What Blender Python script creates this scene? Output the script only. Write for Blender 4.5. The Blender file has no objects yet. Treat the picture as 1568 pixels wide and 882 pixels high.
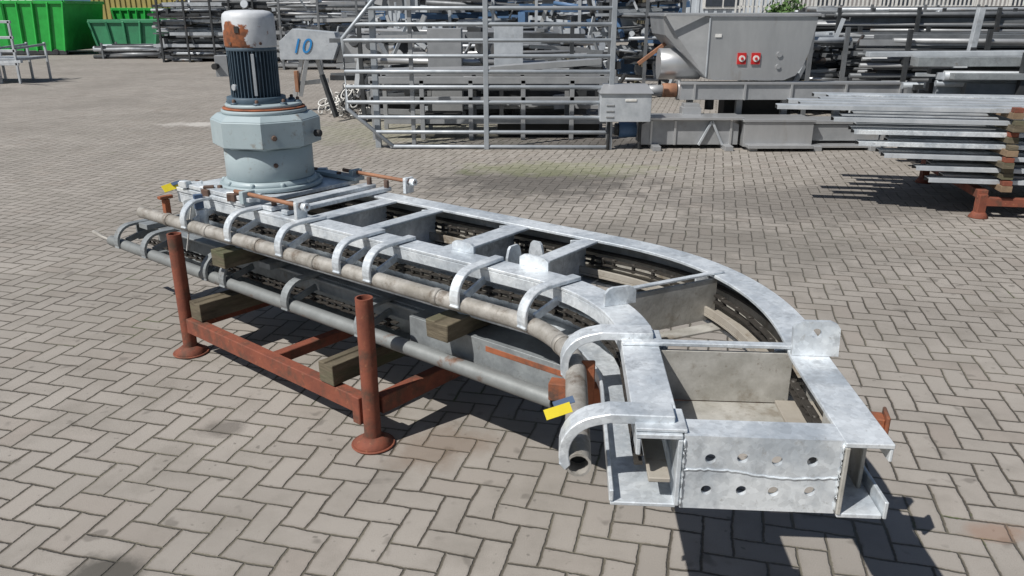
import bpy, bmesh, math, random
from mathutils import Vector, Matrix
R = random.Random(7)
rad = math.radians
scene = bpy.context.scene

# ------------------------------------------------------------------ materials
class NT:
    def __init__(s, name):
        s.m = bpy.data.materials.new(name); s.m.use_nodes = True
        s.t = s.m.node_tree; s.b = s.t.nodes['Principled BSDF']
    def n(s, t, **k):
        x = s.t.nodes.new(t)
        for a, b in k.items(): setattr(x, a, b)
        return x
    def l(s, a, b): s.t.links.new(a, b)
    def math(s, op, a, b=None, c=None):
        x = s.n('ShaderNodeMath', operation=op)
        for i, v in enumerate((a, b, c)):
            if v is None: continue
            if isinstance(v, (int, float)): x.inputs[i].default_value = v
            else: s.l(v, x.inputs[i])
        return x.outputs[0]
    def mix(s, f, a, b, mode='MIX'):
        x = s.n('ShaderNodeMix', data_type='RGBA', blend_type=mode)
        for i, v in ((0, f), (6, a), (7, b)):
            if isinstance(v, (int, float)): x.inputs[i].default_value = v
            elif isinstance(v, tuple): x.inputs[i].default_value = (*v, 1)
            else: s.l(v, x.inputs[i])
        return x.outputs[2]
    def noise(s, vec, sc, det=4, rough=.6):
        x = s.n('ShaderNodeTexNoise'); x.inputs['Scale'].default_value = sc
        x.inputs['Detail'].default_value = det; x.inputs['Roughness'].default_value = rough
        if vec is not None: s.l(vec, x.inputs['Vector'])
        return x.outputs['Fac']
    def ramp(s, f, a, b):
        x = s.n('ShaderNodeMapRange'); x.inputs[1].default_value = a; x.inputs[2].default_value = b
        s.l(f, x.inputs[0]); return x.outputs[0]
    def pos(s): return s.n('ShaderNodeNewGeometry').outputs['Position']

def mat(name, c1, c2=None, rough=.5, metal=0., sc=6., lo=.35, hi=.65, c3=None, sc3=3., lo3=.6, hi3=.7, bump=.0, bsc=40, spangle=0., stretch=None, rvar=.12, c4=None):
    w = NT(name); p = w.pos()
    if stretch:
        mp = w.n('ShaderNodeMapping'); mp.inputs['Scale'].default_value = stretch; w.l(p, mp.inputs[0]); p = mp.outputs[0]
    c2 = c2 or tuple(x*.8 for x in c1)
    n1 = w.noise(p, sc, 6, .65)
    col = w.mix(w.ramp(n1, lo, hi), c1, c2)
    if spangle:
        v = w.n('ShaderNodeTexVoronoi'); v.inputs['Scale'].default_value = 70; w.l(p, v.inputs['Vector'])
        bw = w.n('ShaderNodeSeparateColor'); w.l(v.outputs['Color'], bw.inputs[0])
        g = w.math('MULTIPLY_ADD', bw.outputs[0], spangle, 1-spangle*.5)
        cc = w.n('ShaderNodeCombineColor')
        for i in range(3): w.l(g, cc.inputs[i])
        col = w.mix(1., col, cc.outputs[0], 'MULTIPLY')
    if c3:
        n3 = w.noise(p, sc3, 8, .7)
        col = w.mix(w.ramp(n3, lo3, hi3), col, c3)
    if c4:
        n4 = w.noise(p, 38, 5, .75)
        col = w.mix(w.math('MULTIPLY', w.ramp(n4, .60, .72), .7), col, c4)
    w.l(col, w.b.inputs['Base Color'])
    w.b.inputs['Metallic'].default_value = metal
    w.l(w.math('MULTIPLY_ADD', n1, rvar*2, rough-rvar), w.b.inputs['Roughness'])
    if bump:
        bn = w.n('ShaderNodeBump'); bn.inputs['Strength'].default_value = bump; bn.inputs['Distance'].default_value = .004
        w.l(w.noise(p, bsc, 5), bn.inputs['Height']); w.l(bn.outputs[0], w.b.inputs['Normal'])
    return w.m

M = {}
M['galv'] = mat('galvanised_steel', (.76,.80,.83), (.44,.485,.53), .42, .35, 5, .40, .62, (.33,.355,.38), 11, .55, .72, .3, 45, .2, rvar=.2, c4=(.36,.36,.35))
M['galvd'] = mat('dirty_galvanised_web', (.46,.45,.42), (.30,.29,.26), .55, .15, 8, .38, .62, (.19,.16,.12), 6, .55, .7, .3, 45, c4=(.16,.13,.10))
M['galv2'] = mat('weathered_galvanised', (.31,.335,.345), (.20,.215,.225), .5, .3, 7, .35, .65, (.16,.13,.10), 6, .58, .72, .25, 60, .12, c4=(.13,.11,.09))
M['pipe'] = mat('dirty_galvanised_pipe', (.38,.365,.34), (.24,.225,.20), .6, .2, 14, .38, .62, (.13,.10,.075), 9, .53, .68, .4, 70, c4=(.10,.08,.06))
M['pipe2'] = mat('grey_pipe', (.26,.275,.275), (.18,.19,.19), .55, .3, 10, .3, .7, (.15,.08,.05), 8, .60, .70, .2, 60)
M['beige'] = mat('dusty_inner_steel', (.40,.375,.33), (.28,.25,.21), .7, .1, 8, .3, .7, (.15,.11,.07), 7, .55, .7, .2)
M['chain'] = mat('greasy_chain', (.075,.068,.06), (.03,.027,.024), .6, .3, 30, .3, .7)
M['rust'] = mat('red_oxide_steel', (.24,.07,.038), (.15,.045,.028), .8, .0, 12, .3, .7, (.08,.045,.03), 8, .50, .66, .4, 80, c4=(.36,.17,.09))
M['orange'] = mat('bright_rust', (.34,.11,.05), (.19,.065,.03), .85, .0, 15, .3, .7, (.10,.055,.04), 9, .50, .64, .4, 80)
M['wood'] = mat('old_timber', (.15,.125,.085), (.075,.062,.042), .9, 0, 16, .35, .65, (.085,.09,.05), 6, .48, .66, .9, 60, stretch=(.4,.4,2.2), c4=(.04,.03,.02))
M['wood2'] = mat('pale_timber', (.27,.19,.12), (.16,.11,.07), .9, 0, 12, .3, .7, None, bump=.5)
M['gear'] = mat('gearbox_paint', (.36,.43,.455), (.30,.37,.395), .42, 0, 6, .3, .7, (.22,.20,.17), 9, .60, .70, .1, c4=(.25,.27,.27))
M['motor'] = mat('motor_paint', (.085,.13,.17), (.055,.085,.115), .5, 0, 10, .3, .7, (.14,.09,.07), 14, .64, .74, .1)
M['stain'] = mat('stainless_steel', (.55,.56,.57), (.43,.44,.45), .36, .6, 4, .3, .7, (.36,.33,.29), 3, .62, .8, stretch=(1,1,.3))
M['stain2'] = mat('stainless_dull', (.40,.41,.42), (.28,.29,.30), .5, .4, 4, .3, .7, (.25,.22,.19), 3, .6, .8)
M['gate'] = mat('gate_galv', (.40,.43,.46), (.30,.33,.36), .5, .35, 6)
M['black'] = mat('black_rubber_and_shade', (.02,.02,.02), (.03,.03,.03), .7)  # rubber parts, plus painted shade in pipe bores and under the work frame
M['red'] = mat('red_plastic', (.55,.03,.03), (.45,.02,.02), .4)
M['white'] = mat('white_plastic', (.72,.72,.70), (.58,.57,.54), .5, 0, 15)
M['yellow'] = mat('yellow_label', (.80,.66,.04), (.7,.56,.03), .5)
M['blue'] = mat('blue_strap', (.10,.15,.24), (.06,.10,.18), .6)
M['bluepaint'] = mat('blue_marker_paint', (.02,.20,.5), (.02,.25,.55), .5)
M['green'] = mat('green_container_paint', (.03,.42,.07), (.02,.33,.05), .4, 0, 3, c3=(.06,.16,.06), lo3=.62, hi3=.72)
M['dgreen'] = mat('dull_green_paint', (.05,.27,.13), (.04,.2,.1), .5, 0, 3)
M['olive'] = mat('ochre_paint', (.40,.33,.10), (.30,.25,.09), .6, 0, 2)
M['bluebox'] = mat('blue_paint_machine', (.08,.16,.30), (.06,.12,.22), .5)
M['dark'] = mat('dark_steel', (.065,.07,.075), (.035,.037,.04), .55, .3, 6, c3=(.12,.08,.06))
M['midst'] = mat('mid_grey_steel', (.20,.21,.22), (.13,.14,.15), .5, .3, 5, c3=(.16,.11,.08))
M['pale'] = mat('pale_steel', (.56,.59,.62), (.38,.41,.44), .45, .3, 5, c3=(.25,.25,.25), lo3=.6, hi3=.75)
M['wall'] = mat('pale_cladding', (.50,.54,.58), (.44,.48,.52), .6, 0, 1.)
M['wallb'] = mat('brick_grey_wall', (.33,.32,.31), (.26,.25,.25), .8, 0, 2.)
M['glass'] = mat('window_glass', (.04,.05,.06), (.05,.06,.08), .1)
M['copper'] = mat('rusty_brown', (.33,.16,.09), (.20,.10,.06), .7)
M['bolt'] = mat('bolt_rust', (.14,.08,.06), (.10,.07,.055), .7, .2, 40)
w = NT('fan_cowl_paint'); p = w.pos()
n1 = w.noise(p, 12, 6, .6)
base = w.mix(w.ramp(n1, .35, .65), (.62,.64,.67), (.46,.49,.52))
base = w.mix(w.ramp(w.noise(p, 22, 6, .7), .62, .68), base, (.26,.13,.08))
vm = w.n('ShaderNodeVectorMath', operation='DISTANCE'); w.l(p, vm.inputs[0]); vm.inputs[1].default_value = (-1.35, 4.0, 1.51)
f = w.math('ADD', vm.outputs['Value'], w.math('MULTIPLY_ADD', w.noise(p, 16, 4), .14, -.07))
w.l(w.mix(w.ramp(f, .078, .086), w.mix(w.ramp(w.noise(p, 40, 4), .4, .6), (.30,.10,.04), (.16,.065,.035)), base), w.b.inputs['Base Color']); w.b.inputs['Roughness'].default_value = .5
M['cowl'] = w.m

# ------------------------------------------------------------------ mesh builder
class MB:
    def __init__(s): s.v=[]; s.f=[]; s.m=[]; s.s=[]; s.mats=[]
    def mi(s, k):
        if k not in s.mats: s.mats.append(k)
        return s.mats.index(k)
    def add(s, vs, fs, k, smooth=False):
        o=len(s.v); s.v += [tuple(v) for v in vs]; i=s.mi(k)
        for j,f in enumerate(fs):
            s.f.append([o+a for a in f]); s.m.append(i); s.s.append(smooth[j] if isinstance(smooth,list) else smooth)
    def box(s, c, d, k, rz=0., rx=0., ry=0.):
        mt = Matrix.Translation(c) @ Matrix.Rotation(rz,4,'Z') @ Matrix.Rotation(ry,4,'Y') @ Matrix.Rotation(rx,4,'X')
        vs=[mt@Vector((x*d[0]/2,y*d[1]/2,z*d[2]/2)) for x in(-1,1) for y in(-1,1) for z in(-1,1)]
        s.add(vs,[(0,1,3,2),(4,6,7,5),(0,4,5,1),(2,3,7,6),(0,2,6,4),(1,5,7,3)],k)
    def beam(s, a, b, w, h, k, up=(0,0,1)):
        a=Vector(a); b=Vector(b); d=(b-a).normalized(); up=Vector(up)
        x=d.cross(up)
        if x.length<1e-4: x=d.cross(Vector((0,1,0)))
        x.normalize(); y=x.cross(d)
        vs=[]
        for p in (a,b):
            for i,j in ((-1,-1),(1,-1),(1,1),(-1,1)): vs.append(p+x*i*w/2+y*j*h/2)
        s.add(vs,[(3,2,1,0),(4,5,6,7),(0,1,5,4),(1,2,6,5),(2,3,7,6),(3,0,4,7)],k)
    def cyl(s, a, b, r, k, n=16, r2=None, caps=True, rot=0., smooth=True):
        a=Vector(a); b=Vector(b); d=(b-a).normalized(); r2=r if r2 is None else r2
        x=d.cross(Vector((0,0,1)))
        if x.length<1e-4: x=Vector((1,0,0))
        x.normalize(); y=d.cross(x)
        vs=[]
        for p,q in ((a,r),(b,r2)):
            for i in range(n):
                t=rot+2*math.pi*i/n; vs.append(p+(x*math.cos(t)+y*math.sin(t))*q)
        fs=[(i,(i+1)%n,n+(i+1)%n,n+i) for i in range(n)]; sm=[smooth]*n
        if caps: fs+= [tuple(range(n-1,-1,-1)),tuple(range(n,2*n))]; sm+=[False,False]
        s.add(vs,fs,k,sm)
    def sweep(s, rings, k, closed=True, smooth=False):
        n=len(rings[0]); vs=[v for r in rings for v in r]; fs=[]; sm=[]
        for i in range(len(rings)-1):
            for j in range(n):
                fs.append((i*n+j,i*n+(j+1)%n,(i+1)*n+(j+1)%n,(i+1)*n+j)); sm.append(smooth)
        if closed:
            fs+=[tuple(range(n-1,-1,-1)),tuple((len(rings)-1)*n+j for j in range(n))]; sm+=[False,False]
        s.add(vs,fs,k,sm)
    def tube(s, pts, r, k, n=14, hollow=False):
        pts=[Vector(p) for p in pts]; rings=[]; inn=[]
        for i,p in enumerate(pts):
            d=(pts[min(i+1,len(pts)-1)]-pts[max(i-1,0)]).normalized()
            x=d.cross(Vector((0,0,1)))
            if x.length<1e-3: x=Vector((1,0,0))
            x.normalize(); y=x.cross(d)
            rings.append([p+(x*math.cos(2*math.pi*j/n)+y*math.sin(2*math.pi*j/n))*r for j in range(n)])
            inn.append([p+(x*math.cos(2*math.pi*j/n)+y*math.sin(2*math.pi*j/n))*r*.80 for j in range(n)])
        s.sweep(rings,k,closed=not hollow,smooth=True)
        if hollow:
            for a,b,c in ((rings[0],inn[0],inn[1]),(rings[-1],inn[-1],inn[-2])):
                s.add(a+b,[(j,(j+1)%n,n+(j+1)%n,n+j) for j in range(n)],k)
                s.add(b+c,[(j,(j+1)%n,n+(j+1)%n,n+j) for j in range(n)],k,True)
                s.add(c,[tuple(range(n))],'black')  # black disc paints the darkness inside the bore
    def build(s, name, parent=None, bevel=.0025):
        me=bpy.data.meshes.new(name); me.from_pydata(s.v,[],s.f)
        for k in s.mats: me.materials.append(M[k])
        me.polygons.foreach_set('material_index',s.m); me.polygons.foreach_set('use_smooth',s.s)
        me.update()
        bm=bmesh.new(); bm.from_mesh(me); bmesh.ops.recalc_face_normals(bm,faces=bm.faces); bm.to_mesh(me); bm.free()
        o=bpy.data.objects.new(name,me); scene.collection.objects.link(o)
        if bevel:
            b=o.modifiers.new('bevel','BEVEL'); b.width=bevel; b.segments=1; b.limit_method='ANGLE'; b.angle_limit=rad(50); b.harden_normals=False
        if parent: o.parent=parent
        return o
def empty(name, loc=(0,0,0)):
    e=bpy.data.objects.new(name,None); scene.collection.objects.link(e); return e

# ------------------------------------------------------------------ conveyor path
class Path:
    def __init__(s,P0,ang,ri,th,zt,ex=0.):
        s.P0=Vector((*P0,0)); s.ang=ang; s.ri=ri; s.th=th; s.zt=zt; s.ex=ex
    def fr(s,t):
        a=s.ang
        d=Vector((math.cos(a),math.sin(a),0)); n=Vector((-d.y,d.x,0))
        if t<=0 or s.th==0: return s.P0+d*t,d,n
        c=s.P0-n*s.ri; L=s.ri*s.th; ph=min(t/s.ri,s.th)
        a2=a-ph; d=Vector((math.cos(a2),math.sin(a2),0)); n=Vector((-d.y,d.x,0))
        p=c+n*s.ri
        if t>L: p=p+d*(t-L)
        return p,d,n
    def oo(s,t,off):
        if not s.ex: return off
        u=min(1,max(0,(.74-t)/.62)); u=u*u*(3-2*u)
        return off+s.ex*u*min(1,max(0,(off-.12)/.33))
    def pt(s,t,off,z):
        p,d,n=s.fr(t); q=p+n*s.oo(t,off); q.z=s.zt+z; return q
    def ss(s,a,b):
        out=[a]; L=s.ri*s.th
        if s.th:
            N=30
            for i in range(0,N+1):
                q=1.1*i/N
                if a+.001<q<b-.001: out.append(q)
        out.append(b); return out
    def plate(s,mb,a,b,o0,o1,z0,z1,k):
        rings=[[s.pt(t,o0,z0),s.pt(t,o1,z0),s.pt(t,o1,z1),s.pt(t,o0,z1)] for t in s.ss(a,b)]
        mb.sweep(rings,k)
    def xbar(s,mb,t,o0,o1,z0,z1,w,k):
        p,d,n=s.fr(t); o0=s.oo(t,o0); o1=s.oo(t,o1)
        c=p+n*(o0+o1)/2; c.z=s.zt+(z0+z1)/2
        mb.box(c,(abs(o1-o0),w,abs(z1-z0)),k,rz=math.atan2(n.y,n.x))
    def tube(s,mb,a,b,off,z,r,k,hollow=True):
        mb.tube([s.pt(t,off,z) for t in [a,a+.05]+[x for x in s.ss(a+.1,b-.1)]+[b-.05,b]],r,k,hollow=hollow)

def hook(P,mb,t,k,w=.046,o_in=.10,po=-.125,pz=-.11,r=.036,th=.014,gus=True):
    prof=[(o_in,.003+th/2),(po+.07,.004+th/2)]
    for i in range(1,10):
        a=rad(90+ i*12); prof.append((po+.055+.09*math.cos(a),-.082+.09*math.sin(a)+.002))
    prof.append((po-r-.003,pz-.005))
    rings=[]
    p,d,n=P.fr(t)
    for i,(o,z) in enumerate(prof):
        o0,z0=prof[max(i-1,0)]; o1,z1=prof[min(i+1,len(prof)-1)]
        tx,tz=o1-o0,z1-z0; l=math.hypot(tx,tz); nx,nz=-tz/l,tx/l
        ring=[]
        for sg,off in ((-1,-1),(1,-1),(1,1),(-1,1)):
            q=p+n*(o+nx*th/2*off)+d*(sg*w/2); q.z=P.zt+z+nz*th/2*off; ring.append(q)
        rings.append(ring)
    mb.sweep(rings,k)
    if gus:
        q0=P.pt(t,.02,-.05); q1=P.pt(t,po+.02,pz+.02)
        mb.beam(q0,q1,.012,.03,k)

def chain(P,mb,a,b,off,z,pitch=.05):
    t=a; i=0
    while t<b-pitch:
        for dz in (-.012,.012) :
            e=.003 if i%2 else 0
            mb.beam(P.pt(t-.006,off,z+dz+e),P.pt(t+pitch+.006,off,z+dz+e),.020,.005,'chain')
        mb.cyl(P.pt(t,off,z-.018),P.pt(t,off,z+.02),.008,'chain',8)
        t+=pitch; i+=1

U=Path((.066,2.618),math.atan2(-.613,.79),.64,rad(56),.76,.10)
W=.56; S0=-2.3; S1=1.158
conv=empty('curved_conveyor_frame')
mb=MB()
U.plate(mb,S0,S1,0,.105,-.012,0,'galv')
U.plate(mb,S0,S1,.095,.106,-.185,-.013,'galv')
U.plate(mb,S0,S1-.004,-.05,.10,-.192,-.182,'galv')
U.plate(mb,S0,S1-.002,-.053,-.043,-.18,-.15,'galv')
U.plate(mb,S0,S1-.002,.002,.012,-.055,-.013,'galv')
U.plate(mb,S0+.1,S1-.01,.035,.085,-.13,-.118,'beige')
U.plate(mb,S0,S1+.01,W-.105,W,-.012,0,'galv')
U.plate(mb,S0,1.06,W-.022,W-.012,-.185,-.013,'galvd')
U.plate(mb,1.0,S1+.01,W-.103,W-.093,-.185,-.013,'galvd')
U.plate(mb,S0,S1+.006,W-.10,W+.0,-.195,-.183,'galv')
U.plate(mb,S0,S1+.006,W+.002,W+.011,-.195,-.15,'galv')
U.plate(mb,S0,S1+.008,W-.009,W-.001,-.045,-.013,'galv')
mb.build('rails',conv,.002)
mb=MB()
U.plate(mb,S0+.1,.60,W-.13,W-.025,-.150,-.140,'beige')
U.plate(mb,S0+.1,.60,W-.13,W-.122,-.139,-.115,'beige')
U.plate(mb,S0+.1,.60,W-.05,W-.024,-.075,-.066,'chain')
U.plate(mb,.70,.98,W-.13,W-.025,-.150,-.140,'beige')
U.plate(mb,S0+.2,.24,.108,.15,-.165,-.157,'beige')
mb.build('chain_guides',conv,.001)
mb=MB()
chain(U,mb,S0+.3,.62,W-.085,-.095); chain(U,mb,.70,.98,W-.085,-.095); chain(U,mb,S0+.1,S1-.02,.015,-.10)
mb.build('drive_chain',conv,0)

mb=MB()
def cmem(t,w=.10,top=True,o0=.104,o1=W-.085,k='galv',kw='galv'):
    U.xbar(mb,t,o0,o1,-.17,-.014,.010,kw)
    if top: U.xbar(mb,t+w/2+.003,o0,W-.107,-.013,-.002,w,k)
    U.xbar(mb,t+w/2+.003,o0,o1,-.180,-.171,w,kw)
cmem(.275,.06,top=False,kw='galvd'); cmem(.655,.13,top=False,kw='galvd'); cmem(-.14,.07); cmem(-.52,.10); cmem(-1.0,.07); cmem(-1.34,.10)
U.xbar(mb,.655,.03,W-.02,.001,.012,.026,'galv'); U.xbar(mb,.275,.10,W-.06,.001,.010,.02,'galv')
for t in (.60,1.08): U.xbar(mb,t+.02,-.0,.115,.001,.010,.10,'galv')
for t in (.275,.655,-.14,-.52,-1.0):
    for o in (.11,W-.11):
        q=U.pt(t-.03,o,-.045); mb.box(q,(.05,.012,.06),'galv',rz=U.ang+.8)
mb.build('cross_members',conv,.002)

mb=MB()
def holed(P,t,o0,o1,z0,z1,th,nx,nz,r,k,jit=0):
    p,d,n=P.fr(t)
    def wp(o,z,f): q=p+n*o+d*(f*th/2); q.z=P.zt+z; return q
    N=24; cw=(o1-o0)/nx; ch=(z1-z0)/nz
    for i in range(nx):
        for j in range(nz):
            cx=o0+cw*(i+.5); cz=z0+ch*(j+.5); cxo=cx+((nx-1)/2-i)*cw*.12 + R.uniform(-1,1)*jit
            czo=cz+((nz-1)/2-j)*ch*.12 + R.uniform(-1,1)*jit
            inn=[];out=[]
            for q in range(N):
                sd=q//6; u=(q%6)/6*2-1
                e=[(1,u),(-u,1),(-1,-u),(u,-1)][sd]
                out.append((cx+e[0]*cw/2,cz+e[1]*ch/2))
            inn=[(cxo+r*math.cos(-math.pi/4+2*math.pi*q/N),czo+r*math.sin(-math.pi/4+2*math.pi*q/N)) for q in range(N)]
            for f in (-1,1):
                vs=[wp(*a,f) for a in inn]+[wp(*a,f) for a in out]
                mb.add(vs,[(q,(q+1)%N,N+(q+1)%N,N+q) for q in range(N)],k)
            vs=[wp(*a,-1) for a in inn]+[wp(*a,1) for a in inn]
            mb.add(vs,[(q,(q+1)%N,N+(q+1)%N,N+q) for q in range(N)],k,True)
    cs=[(o0,z0),(o1,z0),(o1,z1),(o0,z1)]
    vs=[wp(*a,-1) for a in cs]+[wp(*a,1) for a in cs]
    mb.add(vs,[(q,(q+1)%4,4+(q+1)%4,4+q) for q in range(4)],k)
holed(U,S1-.006,.108,W-.105,-.188,.0,.012,4,2,.0122,'galv',.005)
U.xbar(mb,S1-.045,.108,W-.105,-.010,-.001,.066,'galv')
p,d,n=U.fr(S1+.001); pts=[]
for i in range(40):
    f=i/39; q=p+n*(.112+f*(W-.22)); q.z=U.zt-.088+.006*math.sin(f*7)+R.uniform(-.002,.002)-.01*f; pts.append(q)
mb.tube(pts,.0022,'galv',6)
for o in (.109,W-.106):
    pts=[]
    for i in range(16):
        q=p+n*(o+R.uniform(-.0012,.0012)); q.z=U.zt-.01-.17*i/15; pts.append(q+d*.001)
    mb.tube(pts,.0032,'galv',6)
mb.build('end_plate',conv,0)

mb=MB()
for t in (-1.99,-1.62,-1.24,-.86,-.68,-.22,.12): hook(U,mb,t,'galv',w=.042)
for t in (.61,1.09): hook(U,mb,t,'galv',w=.065,th=.024,gus=False,o_in=.09)
mb.build('pipe_hooks',conv,.005)
mb=MB()
U.tube(mb,-2.45,1.12,-.125,-.11,.031,'pipe')
for t in (-2.2,-1.85,-1.45,-1.05,-.35,.35):
    mb.cyl(U.pt(t,-.125,-.11),U.pt(t+.03,-.125,-.11),.0335,'pipe',16)
mb.build('guide_pipe',conv,0)

mb=MB()
def upright(t,off,w,h,k='galv',along=False,th=.012,z0=0.0,tilt=0):
    p,d,n=U.fr(t); e=d if along else n; g=n if along else d
    off=U.oo(t,off)
    prof=[(-w/2,0),(w/2,0),(w/2,h*.7),(w*.38,h*.93),(w*.25,h),(-w*.25,h),(-w*.38,h*.93),(-w/2,h*.7)]
    vs=[]
    for f in (-1,1):
        for a,b in prof:
            q=p+n*off+e*a+g*(f*th/2+ b*tilt); q.z=U.zt+z0+b; vs.append(q)
    m=len(prof)
    mb.add(vs,[tuple(range(m-1,-1,-1)),tuple(range(m,2*m))]+[(i,(i+1)%m,m+(i+1)%m,m+i) for i in range(m)],k)
upright(-.40,.10,.11,.040,along=True,z0=.001); upright(-.06,.105,.13,.045,along=True,z0=.001); upright(.36,.075,.11,.06,z0=.001)
upright(-.33,.28,.09,.15,z0=-.165); upright(-.29,.36,.07,.15,z0=-.165,along=True)
p,d,n=U.fr(.70); wo=U.oo(.70,W-.04)
N=20; W2,H2=.125,.095; prof=[]; sq=[]
for q in range(N):
    sd=q//5; u=(q%5)/5*2-1; e=[(1,u),(-u,1),(-1,-u),(u,-1)][sd]; sq.append((e[0]*W2/2,e[1]*H2/2+H2/2))
    a=-math.pi/4+2*math.pi*q/N; prof.append((.014*math.cos(a)+.0,.062+.014*math.sin(a)))
for i,(x,z) in enumerate(sq):
    if z>H2*.8 and abs(x)>W2*.42: sq[i]=(x*.88,z-.008)
def lp(x,z,f): 
    q=p+n*(wo+x)+d*(f*.007-z*.15); q.z=U.zt+.001+z; return q
for f in(-1,1): mb.add([lp(*a,f) for a in prof]+[lp(*a,f) for a in sq],[(q,(q+1)%N,N+(q+1)%N,N+q) for q in range(N)],'galv')
for Lq in (prof,sq): mb.add([lp(*a,-1) for a in Lq]+[lp(*a,1) for a in Lq],[(q,(q+1)%N,N+(q+1)%N,N+q) for q in range(N)],'galv')
mb.build('lifting_lugs',conv,0)

mb=MB()
mb.beam((.12,2.24,.518),(1.06,1.98,.532),.05,.06,'orange')
mb.box((1.065,1.98,.532),(.010,.075,.085),'orange',rz=-.26)
mb.box((.225,2.10,.60),(.040,.012,.16),'orange')
mb.build('transport_beam',conv,.003)

mb=MB()
def ub(t,off,z,du,dv,dz,k,rz=0): 
    mb.box(U.pt(t,off,z),(du,dv,dz),k,rz=U.ang+rz)
ub(-2.0,.30,.014,.62,.72,.022,'galv')
ub(-1.97,.03,.04,.62,.06,.02,'galv'); ub(-1.97,.575,.04,.66,.07,.02,'gear')
ub(-1.56,.30,.014,.07,.66,.02,'galv'); ub(-1.43,.30,.014,.045,.66,.02,'galv')
ub(-2.35,.30,-.05,.02,.60,.12,'galv')
for o in (.02,.60):
    mb.cyl(U.pt(-1.80,o,.065),U.pt(-1.25,o,.065),.010,'copper',10)
    ub(-1.30,o,.045,.02,.06,.08,'galv')
    mb.cyl(U.pt(-1.32,o,.065),U.pt(-1.29,o,.065),.022,'galv',6)
    mb.cyl(U.pt(-1.28,o,.065),U.pt(-1.25,o,.065),.020,'galv',6)
    ub(-1.70,o,.05,.03,.07,.06,'gear')
for i in range(12):
    ub(-2.25+R.random()*.7,R.choice([.0,.02,.05,.6]),.03+R.random()*.02,.05,.035,.035,R.choice(['galv','galv','bolt']),R.random())
for t in (-2.2,-2.0,-1.8,-1.56,-1.43):
    for o in (.06,.56): mb.cyl(U.pt(t+.01,o,.02),U.pt(t+.01,o,.062),.014,'bolt',6)
ub(-2.22,-.11,-.07,.03,.03,.12,'orange'); ub(-2.22,-.11,-.0,.03,.07,.015,'orange')
mb.cyl(U.pt(-2.12,-.02,-.14),U.pt(-2.12,-.02,-.02),.045,'galv2',14)
mb.cyl(U.pt(-2.0,-.05,-.16),U.pt(-2.0,-.05,-.04),.03,'galv',12)
mb.build('drive_base_plate',conv,.002)

gm=empty('gear_motor')
G=U.pt(-1.96,.295,0); gx,gy=G.x,G.y; z=.79
mb=MB()
def gc(z0,z1,r,k,r2=None,n=48,rot=0,sm=True,x=0.,y=0.): mb.cyl((gx+x,gy+y,z0),(gx+x,gy+y,z1),r,k,n,r2,True,rot,sm)
gc(z,z+.022,.262,'gear'); 
gc(z+.022,z+.045,.245,'gear',.228)
gc(z+.045,z+.205,.222,'gear')
gc(z+.203,z+.217,.224,'gear',.25,8,.2,False)
gc(z+.217,z+.345,.272,'gear',None,8,.2,False)
gc(z+.345,z+.372,.270,'gear',.235,8,.2,False)
gc(z+.372,z+.392,.212,'gear')
gc(z+.392,z+.402,.205,'orange')
gc(z+.402,z+.420,.190,'gear')
for i in range(10):
    a=2*math.pi*i/10+.2
    mb.cyl((gx+.238*math.cos(a),gy+.238*math.sin(a),z+.02),(gx+.238*math.cos(a),gy+.238*math.sin(a),z+.042),.013,'gear',6)
mx,my=-.035,.0
for i in range(8):
    a=2*math.pi*i/8+.1
    x,y=gx+.17*math.cos(a),gy+.17*math.sin(a)
    mb.cyl((x,y,z+.405),(x,y,z+.445),.010,'bolt',6); mb.cyl((x,y,z+.415),(x,y,z+.43),.018,'motor',8)
a=-1.15; x,y=gx+.25*math.cos(a),gy+.25*math.sin(a); x2,y2=gx+.272*math.cos(a),gy+.272*math.sin(a)
mb.cyl((x,y,z+.27),(x2,y2,z+.27),.015,'bolt',6)
mb.cyl((gx+.21*math.cos(a),gy+.21*math.sin(a),z+.13),(gx+.232*math.cos(a),gy+.232*math.sin(a),z+.13),.012,'bolt',8)
mb.cyl((gx+.26,gy-.05,z+.27),(gx+.295,gy-.06,z+.27),.018,'black',10)
mb.build('gearbox_housing',gm,.004)
mb=MB(); gx+=mx
gc(z+.42,z+.45,.145,'motor'); gc(z+.45,z+.675,.098,'motor')
for i in range(40):
    a=2*math.pi*i/40
    mb.box((gx+.108*math.cos(a),gy+.108*math.sin(a),z+.56),(.026,.0045,.225),'motor',rz=a)
gc(z+.672,z+.69,.122,'motor')
a=rad(190); mb.box((gx+.145*math.cos(a),gy+.145*math.sin(a),z+.60),(.06,.09,.10),'stain2',rz=a)
mb.cyl((gx+.16*math.cos(a),gy+.16*math.sin(a)-.04,z+.60),(gx+.16*math.cos(a),gy+.16*math.sin(a)-.08,z+.60),.015,'black',10)
a=rad(-72); mb.box((gx+.124*math.cos(a),gy+.124*math.sin(a),z+.56),(.006,.014,.2),'pale',rz=a)
mb.cyl((gx+.115*math.cos(-2.2),gy+.115*math.sin(-2.2),z+.50),(gx+.13*math.cos(-2.2),gy+.13*math.sin(-2.2),z+.50),.016,'pale',10)
mb.build('motor_body',gm,.001)
mb=MB()
cz0=z+.688; N=40; prf=[(.122,0),(.126,.01),(.126,.135),(.121,.156),(.106,.168),(.075,.174),(.001,.176)]
mb.sweep([[Vector((gx+r*math.cos(2*math.pi*i/N),gy+r*math.sin(2*math.pi*i/N),cz0+h)) for i in range(N)] for r,h in prf],'cowl',True,True)
for a in (-2.1,-.9): mb.cyl((gx+.12*math.cos(a),gy+.12*math.sin(a),cz0+.02),(gx+.131*math.cos(a),gy+.131*math.sin(a),cz0+.02),.007,'bolt',8)
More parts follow.
